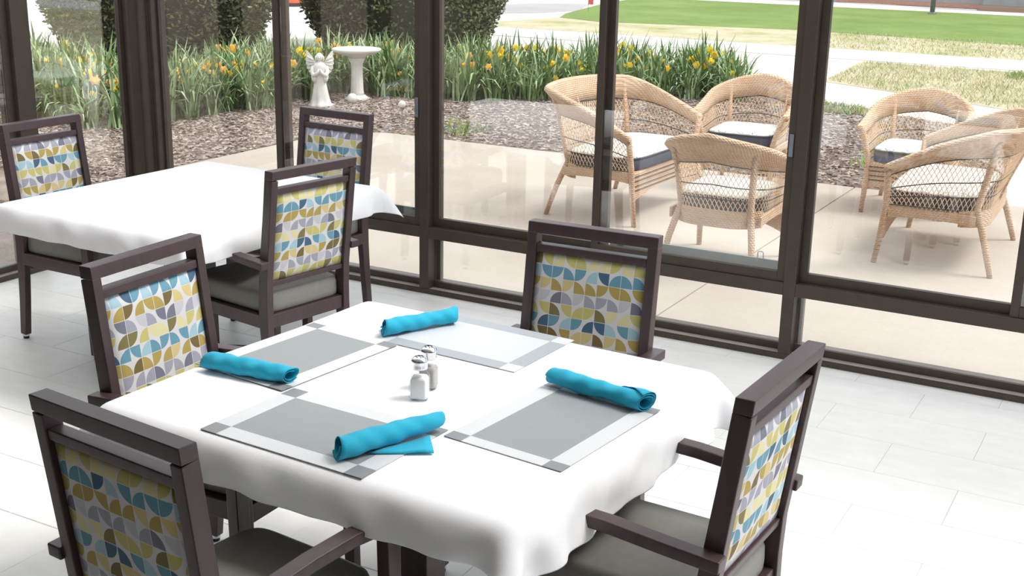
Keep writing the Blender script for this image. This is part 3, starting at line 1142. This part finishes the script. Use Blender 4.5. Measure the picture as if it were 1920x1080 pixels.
    for k in range(K + 1):
        t = k / K
        x = -hw + 0.015 + (2 * hw - 0.03) * t
        zb = zs - 0.14 - 0.065 * abs(2 * t - 1) ** 2.0
        for (y, z) in ((D - 0.008, zb), (D + 0.008, zb), (D + 0.008, zs - 0.01), (D - 0.008, zs - 0.01)):
            vs.append((x, y, z))
    ap.loft([vs[4 * k:4 * k + 4] for k in range(K + 1)])
    ap.build('front_apron', wicker, root)
    for k in range(4):
        MB().tube([(-hw + 0.02, D + 0.011, zs - 0.03 - 0.032 * k), (hw - 0.02, D + 0.011, zs - 0.03 - 0.032 * k)], 0.003, 5).build('dark_strand', wire, root)
    for sx in (-1, 1):
        vs = []
        for k in range(9):
            t = k / 8
            y = 0.06 + (D - 0.08) * t
            zb = zs - 0.058 - 0.012 * abs(2 * t - 1) ** 3
            x = sx * (hw - 0.008)
            vs += [(x - 0.007, y, zb), (x + 0.007, y, zb), (x + 0.007, y, zs - 0.01), (x - 0.007, y, zs - 0.01)]
        MB().loft([vs[4 * k:4 * k + 4] for k in range(9)]).build('side_apron', wicker, root)
    return root


def cushion(W_, loc, rz, label):
    hw, D, z0, z1 = W_ / 2 - 0.03, 0.58, 0.335, 0.425
    root = tag(empty('seat_cushion', (loc[0], loc[1], 0), rz), label, 'cushion', 'wicker seat cushions')
    out, n = [], 48
    a, bq = hw, (D - 0.03) / 2
    for i in range(n):
        t = 2 * math.pi * i / n
        ct, st = math.cos(t), math.sin(t)
        out.append((a * math.copysign(abs(ct) ** 0.35, ct), 0.045 + bq + bq * math.copysign(abs(st) ** 0.35, st)))
    cy = 0.045 + bq

    def ring(s, z, w=0):
        return [(x * s, cy + (y - cy) * s, z) for x, y in out]
    MB().loft([ring(0.985, z0), ring(1.0, z0 + 0.012), ring(1.005, (z0 + z1) / 2), ring(1.0, z1 - 0.012)]).build('cushion_side', cush_side, root, smooth=True)
    rings = [ring(1.0, z1 - 0.012), ring(0.985, z1), ring(0.9, z1 + 0.012), ring(0.6, z1 + 0.022), ring(0.25, z1 + 0.024)]
    MB().loft(rings).build('cushion_top', cush_top, root, smooth=True)
    MB().tube([(x * 1.004, cy + (y - cy) * 1.004, z1 - 0.01) for x, y in out + out[:1]], 0.006, 6).build('piping', cush_side, root, smooth=True)
    return root


WG = 'wicker seats on the patio'
seats = [
    ('wicker_loveseat', 1.08, 'wide honey wicker loveseat at left of the patio set, facing right', (1.70, 2.70), -92, 'printed cushion on the left wicker loveseat'),
    ('wicker_armchair', 0.56, 'honey wicker armchair with high arched back between loveseat and curved mulch bed', (2.44, 4.20), 184, 'navy sided cushion on the far middle wicker armchair'),
    ('wicker_armchair', 0.56, 'nearest single wicker armchair, turned with its back to the window', (3.12, 1.34), 1, 'white printed cushion on the wicker armchair with its back to the window'),
    ('wicker_armchair', 0.56, 'wicker armchair at far right of the patio, facing the window', (3.74, 4.12), 181, 'navy sided cushion on the far right wicker armchair'),
    ('wicker_loveseat', 1.08, 'wicker loveseat at the right edge, seen from its side and facing left', (4.50, 2.67), 91, 'printed dark sided cushion on the right wicker loveseat'),
]
for nm, w_, lab, loc, rz, clab in seats:
    wicker_seat(nm, w_, lab, loc, rad(rz), WG)
    cushion(w_, loc, rad(rz), clab)

# ------------------------------------------------------------------ dining chairs
CW = 0.441


def make_chair():
    root = empty('dining_chair')
    hw = CW / 2 - 0.0165
    ZT = 1.0
    for sx in (-1, 1):
        path = [(sx * hw, -0.03, 0.022), (sx * hw, -0.012, 0.20), (sx * hw, 0.0, 0.36), (sx * hw, 0.002, 0.46), (sx * hw, -0.004, 0.56), (sx * hw, -0.035, 0.80), (sx * hw, -0.0555, 0.9635)]
        leg = MB().sweep(path, 0.033, [0.036, 0.042, 0.05, 0.052, 0.048, 0.044, 0.044]).build('rear_leg', wood, root, bevel=0.003)
        MB().lathe([(0.0, 0), (0.013, 0), (0.014, 0.010), (0.009, 0.012)], 14, Matrix.Translation((sx * hw, -0.03, 0))).build('glide', black, leg)
        MB().lathe([(0.0165, 0.012), (0.0165, 0.024), (0.0, 0.024)], 14, Matrix.Translation((sx * hw, -0.03, 0))).build('glide_cap', chrome, leg)
        fx = sx * (CW / 2 + 0.019)
        fl_ = MB().sweep([(fx, 0.475, 0.022), (fx, 0.468, 0.30), (fx, 0.462, 0.626)], 0.036, [0.034, 0.040, 0.042]).build('front_leg', wood, root, bevel=0.003)
        MB().lathe([(0.0, 0), (0.013, 0), (0.014, 0.010), (0.009, 0.012)], 14, Matrix.Translation((fx, 0.475, 0))).build('glide', black, fl_)
        MB().lathe([(0.0165, 0.012), (0.0165, 0.024), (0.0, 0.024)], 14, Matrix.Translation((fx, 0.475, 0))).build('glide_cap', chrome, fl_)
        # armrest, dipping gently to the rear
        ar = [(fx, -0.045, 0.632), (fx, 0.08, 0.640), (fx, 0.22, 0.652), (fx, 0.34, 0.655), (fx, 0.44, 0.645), (fx, 0.490, 0.632)]
        MB().sweep(ar, 0.042, [0.030, 0.030, 0.030, 0.030, 0.028, 0.026]).build('armrest', wood, root, bevel=0.004)
        MB().box((min(fx - sx * 0.018, sx * (hw - 0.01)), 0.012, 0.365), (max(fx - sx * 0.018, sx * (hw - 0.01)), 0.45, 0.420)).build('seat_rail', wood, root, bevel=0.003)
    lean = Matrix(((1, 0, 0, 0), (0, 1, -0.127, 0.067), (0, 0, 1, 0), (0, 0, 0, 1)))
    ih = hw - 0.0165
    MB().box((-CW / 2, -0.022, 0.9635), (CW / 2, 0.022, ZT), lean).build('top_rail', wood, root, bevel=0.003)
    MB().box((-ih, -0.018, 0.905), (ih, 0.018, 0.930), lean).build('back_rail', wood, root, bevel=0.003)
    MB().box((-ih, -0.018, 0.535), (ih, 0.018, 0.556), lean).build('back_rail', wood, root, bevel=0.003)
    MB().box((-ih, -0.016, 0.365), (ih, 0.016, 0.420)).build('seat_rail', wood, root, bevel=0.003)
    MB().box((-hw - 0.01, 0.436, 0.365), (hw + 0.01, 0.468, 0.420)).build('seat_rail', wood, root, bevel=0.003)
    # printed back panel: shallow cushion on both faces
    mb = MB()
    nx, nz = 10, 10
    vs, fs = [], []
    for side in (-1, 1):
        for j in range(nz + 1):
            for i in range(nx + 1):
                u, v = i / nx, j / nz
                bul = (1 - (2 * u - 1) ** 8) * (1 - (2 * v - 1) ** 8)
                x = -ih + 2 * ih * u
                z = 0.556 + (0.905 - 0.556) * v
                y = 0.067 - 0.127 * z + side * (0.008 + 0.010 * bul)
                vs.append((x, y, z))
    m_ = (nx + 1) * (nz + 1)
    for j in range(nz):
        for i in range(nx):
            q = j * (nx + 1) + i
            fs.append((q, q + 1, q + nx + 2, q + nx + 1))
            fs.append((m_ + q + nx + 1, m_ + q + nx + 2, m_ + q + 1, m_ + q))
    for i in range(nx):
        fs.append((i + 1, i, m_ + i, m_ + i + 1))
        q = nz * (nx + 1) + i
        fs.append((q, q + 1, m_ + q + 1, m_ + q))
    for j in range(nz):
        q = j * (nx + 1)
        fs.append((q, q + nx + 1, m_ + q + nx + 1, m_ + q))
        q += nx
        fs.append((q + nx + 1, q, m_ + q, m_ + q + nx + 1))
    mb.add(vs, fs)
    bp = mb.build('back_panel', fabric, root, smooth=True)
    bp.data.shade_smooth() if hasattr(bp.data, 'shade_smooth') else None
    MB().box((-hw + 0.015, 0.016, 0.396), (hw - 0.015, 0.44, 0.4198)).build('seat_base', black, root)
    # seat cushion with soft crown
    cu = MB()
    out = []
    n = 44
    a, bq, cy = hw - 0.003, 0.243, 0.240
    for i in range(n):
        t = 2 * math.pi * i / n
        ct, st = math.cos(t), math.sin(t)
        out.append((a * math.copysign(abs(ct) ** 0.22, ct), bq * math.copysign(abs(st) ** 0.22, st)))

    def ring(s, z):
        return [(x * s, cy + y * s, z) for x, y in out]
    cu.loft([ring(0.975, 0.4205), ring(0.995, 0.428), ring(1.0, 0.45), ring(0.995, 0.482), ring(0.97, 0.499), ring(0.9, 0.507), ring(0.5, 0.512), ring(0.15, 0.513)])
    cu.build('seat_cushion', vinyl, root, smooth=True)
    return root


proto = make_chair()
CG = 'dining chairs with leaf print backs'
# top-rail midpoint on the photographed edge, heading, offset of that edge, print phase, flip
FR, RE = -0.038, -0.082
chairs = [
    ((4.815, -2.867), 87.2, RE, 3, 0, 'printed back dining chair at the right side of the set table, seen edge-on'),
    ((3.896, -1.942), 182.1, FR, 0, 0, 'printed back dining chair behind the set table, facing the camera by the window'),
    ((2.952, -2.873), -88.6, FR, 1, 0, 'printed back dining chair at the left side of the set table, blue top row'),
    ((3.779, -3.835), -6.0, RE, 0, 0, 'nearest dining chair, shaded print back towards the camera at bottom left'),
    ((2.543, -1.577), 80.5, RE, 0, 0, 'dining chair right of the bare table, its grey seat seen from behind'),
    ((1.743, -0.400), 177.3, FR, 3, 0, 'dining chair tucked between the bare table and the window'),
    ((0.844, -1.414), -90.7, FR, 3, 1, 'dining chair at the far left of the bare table, grey top row'),
]
arm_boxes = []
for i, (mid, rz, off, ph, flip, lab) in enumerate(chairs):
    c = proto if i == 0 else copy_tree(proto)
    a = rad(rz)
    fx, fy = -math.sin(a), math.cos(a)
    c.location = (mid[0] - fx * off, mid[1] - fy * off, 0)
    c.rotation_euler = (0, 0, a)
    tag(c, lab, 'chair', CG)
    for k in c.children:
        if k.name.startswith('back_panel'):
            k.color = (ph / 10 + 0.001, flip, 0, 1)


# ------------------------------------------------------------------ tables and cloths
def table(loc, rz, hx, hy, label):
    root = tag(empty('dining_table', (loc[0], loc[1], 0), rad(rz)), label, 'table', 'dining tables')
    MB().box((-hx + 0.022, -hy + 0.022, 0.708), (hx - 0.022, hy - 0.022, 0.7465)).build('tabletop', wood, root, bevel=0.018, segs=3)
    MB().box((-0.045, -0.045, 0.05), (0.045, 0.045, 0.70)).build('pedestal', wood, root, bevel=0.004)
    MB().box((-0.2, -0.2, 0.695), (0.2, 0.2, 0.708)).build('mounting_plate', black, root)
    for k in range(4):
        R = Matrix.Rotation(k * math.pi / 2 + math.pi / 4, 4, 'Z')
        MB().add([(0.03, -0.03, 0.0), (0.30, -0.025, 0.0), (0.30, 0.025, 0.0), (0.03, 0.03, 0.0), (0.03, -0.03, 0.055), (0.30, -0.025, 0.03), (0.30, 0.025, 0.03), (0.03, 0.03, 0.055)],
                 [(3, 2, 1, 0), (4, 5, 6, 7), (0, 1, 5, 4), (1, 2, 6, 5), (2, 3, 7, 6), (3, 0, 4, 7)], R).build('foot', black, root, bevel=0.003)
    return root


def drape(hx, hy, over, seed, zt=0.752):
    """cloth on a table by position based dynamics: the part on the table stays put, the overhang falls"""
    r = np.random.default_rng(seed)
    st = 0.0225
    oa, ob, oc, od = over   # overhang at -x, +x, -y, +y
    X = np.linspace(-(hx + oa), hx + ob, round((2 * hx + oa + ob) / st) + 1)
    Y = np.linspace(-(hy + oc), hy + od, round((2 * hy + oc + od) / st) + 1)
    nx, ny = len(X), len(Y)
    P = np.zeros((nx, ny, 3))
    P[..., 0], P[..., 1] = np.meshgrid(X, Y, indexing='ij')
    P[..., 2] = zt
    dx, dy = X[1] - X[0], Y[1] - Y[0]
    ax, ay = np.abs(P[..., 0]), np.abs(P[..., 1])
    RR = 0.026
    w = ((ax > hx - RR - 0.008) | (ay > hy - RR - 0.008)).astype(float)
    # slow ripple along the hem so folds differ from side to side
    P[..., 2] += w * 0.004 * r.standard_normal((nx, ny))
    V = np.zeros_like(P)
    dt = 0.012

    def con(A, B, L, k, wA, wB):
        d = B - A
        l = np.linalg.norm(d, axis=-1, keepdims=True) + 1e-9
        s = wA + wB
        s = np.where(s > 0, s, 1)[..., None]
        c = d * (1 - L / l) * k / s
        A += c * wA[..., None]
        B -= c * wB[..., None]
    dg = math.hypot(dx, dy)
    ex = P[..., 0].copy()
    for it in range(260):
        V[..., 2] -= 9.8 * dt
        V *= 0.985
        Q = P + V * dt * w[..., None]
        for k in range(9):
            for o in (0, 1):
                con(Q[o:-1:2][:(nx - 1 - o + 1) // 2], Q[o + 1::2], dx, 1.0, w[o:-1:2][:(nx - 1 - o + 1) // 2], w[o + 1::2])
                con(Q[:, o:-1:2][:, :(ny - 1 - o + 1) // 2], Q[:, o + 1::2], dy, 1.0, w[:, o:-1:2][:, :(ny - 1 - o + 1) // 2], w[:, o + 1::2])
            for o in (0, 1):
                for (A, B, wa, wb) in ((Q[o:-1:2, :-1], Q[o + 1::2, 1:], w[o:-1:2, :-1], w[o + 1::2, 1:]), (Q[o:-1:2, 1:], Q[o + 1::2, :-1], w[o:-1:2, 1:], w[o + 1::2, :-1])):
                    m = min(A.shape[0], B.shape[0])
                    con(A[:m], B[:m], dg, 0.35, wa[:m], wb[:m])
            con(Q[:-2], Q[2:], 2 * dx, 0.10, w[:-2], w[2:])
            con(Q[:, :-2], Q[:, 2:], 2 * dy, 0.10, w[:, :-2], w[:, 2:])
            con(Q[:-4], Q[4:], 4 * dx, 0.05, w[:-4], w[4:])
            con(Q[:, :-4], Q[:, 4:], 4 * dy, 0.05, w[:, :-4], w[:, 4:])
            # table collision against a padded top with rounded edges
            q = np.stack([np.abs(Q[..., 0]) - (hx + 0.006 - RR), np.abs(Q[..., 1]) - (hy + 0.006 - RR), Q[..., 2] - (zt - RR)], -1)
            qp = np.maximum(q, 0)
            ln = np.linalg.norm(qp, axis=-1)
            out_ = ln > 1e-6
            hit = out_ & (ln < RR)
            sgn_ = np.stack([np.sign(Q[..., 0]), np.sign(Q[..., 1]), np.ones_like(ln)], -1)
            push = qp / np.maximum(ln, 1e-6)[..., None] * (RR - ln)[..., None] * sgn_
            Q += np.where(hit[..., None], push, 0) * w[..., None]
            deep = ~out_
            ax_ = np.argmax(q[..., :2], -1)
            for a_ in (0, 1):
                mm = deep & (ax_ == a_)
                Q[..., a_] = np.where(mm, Q[..., a_] + (RR - q[..., a_]) * sgn_[..., a_] * w, Q[..., a_])
        V = (Q - P) / dt
        P = Q
    # soft creases: gentle on the hang, faint fold lines across the top
    xx, yy = P[..., 0], P[..., 1]
    ph = r.uniform(0, 6, 8)
    hang = np.clip((zt - P[..., 2]) / 0.08, 0, 1)
    wv = np.sin(23 * xx + 9 * P[..., 2] * 4 + ph[0]) * np.sin(19 * yy + ph[1]) + 0.6 * np.sin(41 * (xx - yy) + 30 * P[..., 2] + ph[2])
    cen = np.stack([xx, yy], -1) / (np.linalg.norm(np.stack([xx, yy], -1), axis=-1, keepdims=True) + 1e-6)
    P[..., :2] += cen * (0.007 * wv * hang)[..., None] + cen * (0.004 * hang)[..., None]
    return P, nx, ny


def tablecloth(loc, rz, hx, hy, over, seed, label):
    P, nx, ny = drape(hx, hy, over, seed)
    mb = MB()
    fs = [(i * ny + j, (i + 1) * ny + j, (i + 1) * ny + j + 1, i * ny + j + 1) for i in range(nx - 1) for j in range(ny - 1)]
    mb.add(P.reshape(-1, 3).tolist(), fs)
    o = mb.build('tablecloth', linen, smooth=True, loc=(loc[0], loc[1], 0), rot=rad(rz))
    sm = o.modifiers.new('thickness', 'SOLIDIFY')
    sm.thickness = 0.0015
    sm.offset = 1
    sb = o.modifiers.new('smooth', 'SUBSURF')
    sb.levels = sb.render_levels = 1
    return tag(o, label, 'tablecloth', 'white tablecloths')


T1, R1 = (3.842, -2.826), -2.2
table(T1, R1, 0.60, 0.55, 'dark pedestal table under the cloth set with four placemats')
tablecloth(T1, R1, 0.60, 0.55, (0.10, 0.135, 0.092, 0.135), 3, 'white tablecloth on the near table set with placemats and napkins')
T2, R2 = (1.745, -1.385), -2.0
table(T2, R2, 0.545, 0.615, 'dark pedestal table under the bare white cloth at left')
tablecloth(T2, R2, 0.545, 0.615, (0.11, 0.10, 0.10, 0.11), 5, 'white tablecloth on the bare far table at left')

ZC = 0.7545


# ------------------------------------------------------------------ placemats
def mat_mat(name, centre, border, corner, hl, hs, bw):
    m = NT(name)
    sp = m.node('ShaderNodeSeparateXYZ')
    m.link(m.coord(), sp.inputs[0])
    bx = m.math('GREATER_THAN', m.math('ABSOLUTE', sp.outputs[0]), hl - bw)
    by = m.math('GREATER_THAN', m.math('ABSOLUTE', sp.outputs[1]), hs - bw)
    anyb = m.math('MAXIMUM', bx, by)
    both = m.math('MULTIPLY', bx, by)
    c = m.mix(anyb, lin(centre), lin(border))
    c = m.mix(both, c, lin(corner))
    w = m.noise(700, 2, 0.6)
    g = m.ramp(w, [(0.3, (0.86,) * 3), (0.7, (1.06,) * 3)])
    m.set(Base_Color=m.mix(1.0, c, g, 'MULTIPLY'), Roughness=0.5)
    m.bump(w, 0.2, 0.001)
    return m.m


mdark = mat_mat('woven grey placemat', (142, 147, 151), (204, 208, 211), (132, 136, 140), 0.24, 0.1625, 0.05)
msheen = mat_mat('woven placemat with painted sheen', (198, 203, 208), (160, 166, 173), (200, 205, 210), 0.24, 0.1625, 0.05)  # reverse side up; inverted tones also paint in the weave's angle-dependent sheen
MG = 'woven placemats on the near table'
for (c, rz, L, w_, m_, dz, lab) in [
    ((3.806, -3.190), -3.0, 0.48, 0.325, mdark, 0.0003, 'grey bordered placemat at the near edge under the napkin with a loose flap'),
    ((4.250, -2.866), 84.0, 0.455, 0.325, mdark, 0.0003, 'grey bordered placemat at the right side of the set table'),
    ((3.765, -2.437), -3.2, 0.48, 0.325, msheen, 0.0003, 'sheen-paled placemat with darker border at the window side of the table'),
    ((3.426, -2.806), 84.0, 0.455, 0.325, mdark, 0.0026, 'grey bordered placemat at the left side of the set table'),
]:
    o = MB().box((-L / 2, -w_ / 2, 0), (L / 2, w_ / 2, 0.0018)).build('placemat', m_, loc=(c[0], c[1], ZC + dz), rot=rad(rz))
    tag(o, lab, 'placemat', MG)


# ------------------------------------------------------------------ napkins
def napkin(loc, ang, L, label, R0=0.024, edge=0.0, tip=0.0, turns=2.6, flap=None, seed=1):
    r = random.Random(seed)
    root = tag(empty('napkin', (loc[0], loc[1], ZC + 0.0035), rad(ang)), label, 'napkin', 'rolled turquoise napkins')
    nu, nv = 34, 90
    mb = MB()
    vs, fs = [], []
    ph = r.uniform(0, 6)
    for i in range(nu + 1):
        u = i / nu
        x = -L / 2 + L * u
        wob = 1 + 0.07 * math.sin(5 * u + ph) + 0.03 * math.sin(13 * u + 2 * ph)
        if tip > 0:
            wob *= 1 - 0.45 * max(0, (u - 0.75) / 0.25) ** 2
        rmax = R0 * wob
        tm = turns + edge * (u - 0.5)
        for j in range(nv + 1):
            v = j / nv
            th = v * tm * 2 * math.pi
            rr = rmax * (0.50 + 0.50 * min(1, th / (2 * math.pi * turns)) ** 0.9)
            rr += 0.0014 * math.sin(17 * u + 3 * th + ph) + 0.0010 * math.sin(31 * u - 2 * th)
            if th > 2 * math.pi * turns:
                rr += 0.0015
            a = th - 2 * math.pi * turns - 0.6 + ph * 0.0
            sk = 0.010 * math.sin(a + 1.0) * (1 if u in (0, 1) else 0.3)
            xx = x + (tip * (0.5 - 0.5 * math.cos(a)) * max(0, (u - 0.8) / 0.2)) + sk * (1 if u > 0.9 or u < 0.1 else 0)
            zz = R0 + rr * math.sin(a) * 0.93
            vs.append((xx, rr * math.cos(a) * 1.08, max(0.0, zz - R0 * 0.02)))
    for i in range(nu):
        for j in range(nv):
            q = i * (nv + 1) + j
            fs.append((q, q + nv + 1, q + nv + 2, q + 1))
    mb.add(vs, fs)
    o = mb.build('rolled_cloth', teal, root, smooth=True)
    sm = o.modifiers.new('thickness', 'SOLIDIFY')
    sm.thickness = 0.0016
    sm.offset = -1
    if flap:
        pts, z = flap
        K = 8
        A, B_, C_ = [Vector(p) for p in pts]
        vs, fs, idx = [], [], {}
        for i in range(K + 1):
            for j in range(K + 1 - i):
                s, t = i / K, j / K
                p = A * (1 - s - t) + B_ * s + C_ * t
                idx[i, j] = len(vs)
                vs.append((p.x, p.y, p.z + 0.003 * math.sin(9 * s + 5 * t + ph) * (s + t)))
        for i in range(K):
            for j in range(K - i):
                fs.append((idx[i, j], idx[i + 1, j], idx[i, j + 1]))
                if i + j < K - 1:
                    fs.append((idx[i + 1, j], idx[i + 1, j + 1], idx[i, j + 1]))
        fo = MB().add(vs, fs).build('loose_flap', teal, root, smooth=True)
        s2 = fo.modifiers.new('thickness', 'SOLIDIFY')
        s2.thickness = 0.003
        s2.offset = 1
    return root


napkin((3.985, -3.185), 69, 0.275, 'turquoise napkin roll at the near edge with a loose triangular flap', 0.028, 0.0, 0.02, 1.5, (((-0.07, -0.02, 0.001), (0.05, -0.105, 0.001), (0.10, -0.02, 0.002)), 0), 1)
napkin((3.425, -3.01), 5, 0.26, 'turquoise napkin roll at the left side placemat, coiled end towards camera', 0.026, 0.0, 0.0, 1.7, None, 2)
napkin((3.585, -2.44), 63, 0.245, 'turquoise napkin roll at the window side of the table with ruffled end', 0.026, 0.0, 0.0, 1.5, (((-0.11, 0.015, 0.020), (-0.10, 0.062, 0.006), (0.0, 0.026, 0.016)), 0), 3)
napkin((4.270, -2.668), -9, 0.285, 'turquoise napkin roll at the right side placemat with a slanting wrap', 0.026, 0.9, 0.0, 1.9, None, 4)


# ------------------------------------------------------------------ shakers
def shaker(name, loc, rz, label, fill_m):
    root = tag(empty(name, (loc[0], loc[1], ZC + 0.0008), rad(rz)), label, 'shaker', 'salt and pepper shakers')

    def ring(h, z, e=0.25, n=24):
        out = []
        for i in range(n):
            t = 2 * math.pi * i / n
            ct, st = math.cos(t), math.sin(t)
            out.append((h * math.copysign(abs(ct) ** e, ct), h * math.copysign(abs(st) ** e, st), z))
        return out
    root.scale = (1.14, 1.14, 1.08)
    MB().loft([ring(0.0195, 0), ring(0.021, 0.004), ring(0.0205, 0.05), ring(0.019, 0.058, 0.4), ring(0.0165, 0.066, 0.8), ring(0.015, 0.070, 1.0), ring(0.015, 0.074, 1.0)]).build('glass_body', clear, root, smooth=True)
    MB().loft([ring(0.0175, 0.004), ring(0.018, 0.008), ring(0.0178, 0.048), ring(0.016, 0.054, 0.5)]).build('filling', fill_m, root, smooth=True)
    lid = MB().lathe([(0.0, 0.0735), (0.0175, 0.0735), (0.0185, 0.076), (0.0175, 0.080), (0.0185, 0.083), (0.0175, 0.088), (0.0190, 0.091), (0.0185, 0.096), (0.013, 0.1015), (0.0, 0.103)], 28).build('lid', chrome, root, smooth=True)
    h = MB()
    for k in range(7):
        a = k * math.pi / 3
        rr = 0 if k == 6 else 0.008
        h.lathe([(0.0012, 0.1003 + (0.002 if k == 6 else 0)), (0.0012, 0.1034)], 6, Matrix.Translation((rr * math.cos(a), rr * math.sin(a), 0)))
    h.build('holes', black, lid)
    return root


shaker('salt_shaker', (3.884, -2.902), 20, 'square glass shaker full of white salt, in front', simple('white salt', (240, 240, 240), 0.95, 0, 0.03, 300))
shaker('pepper_shaker', (3.862, -2.826), 14, 'square glass shaker with greyish filling, behind the white one', simple('grey pepper', (176, 172, 168), 0.95, 0, 0.25, 500))
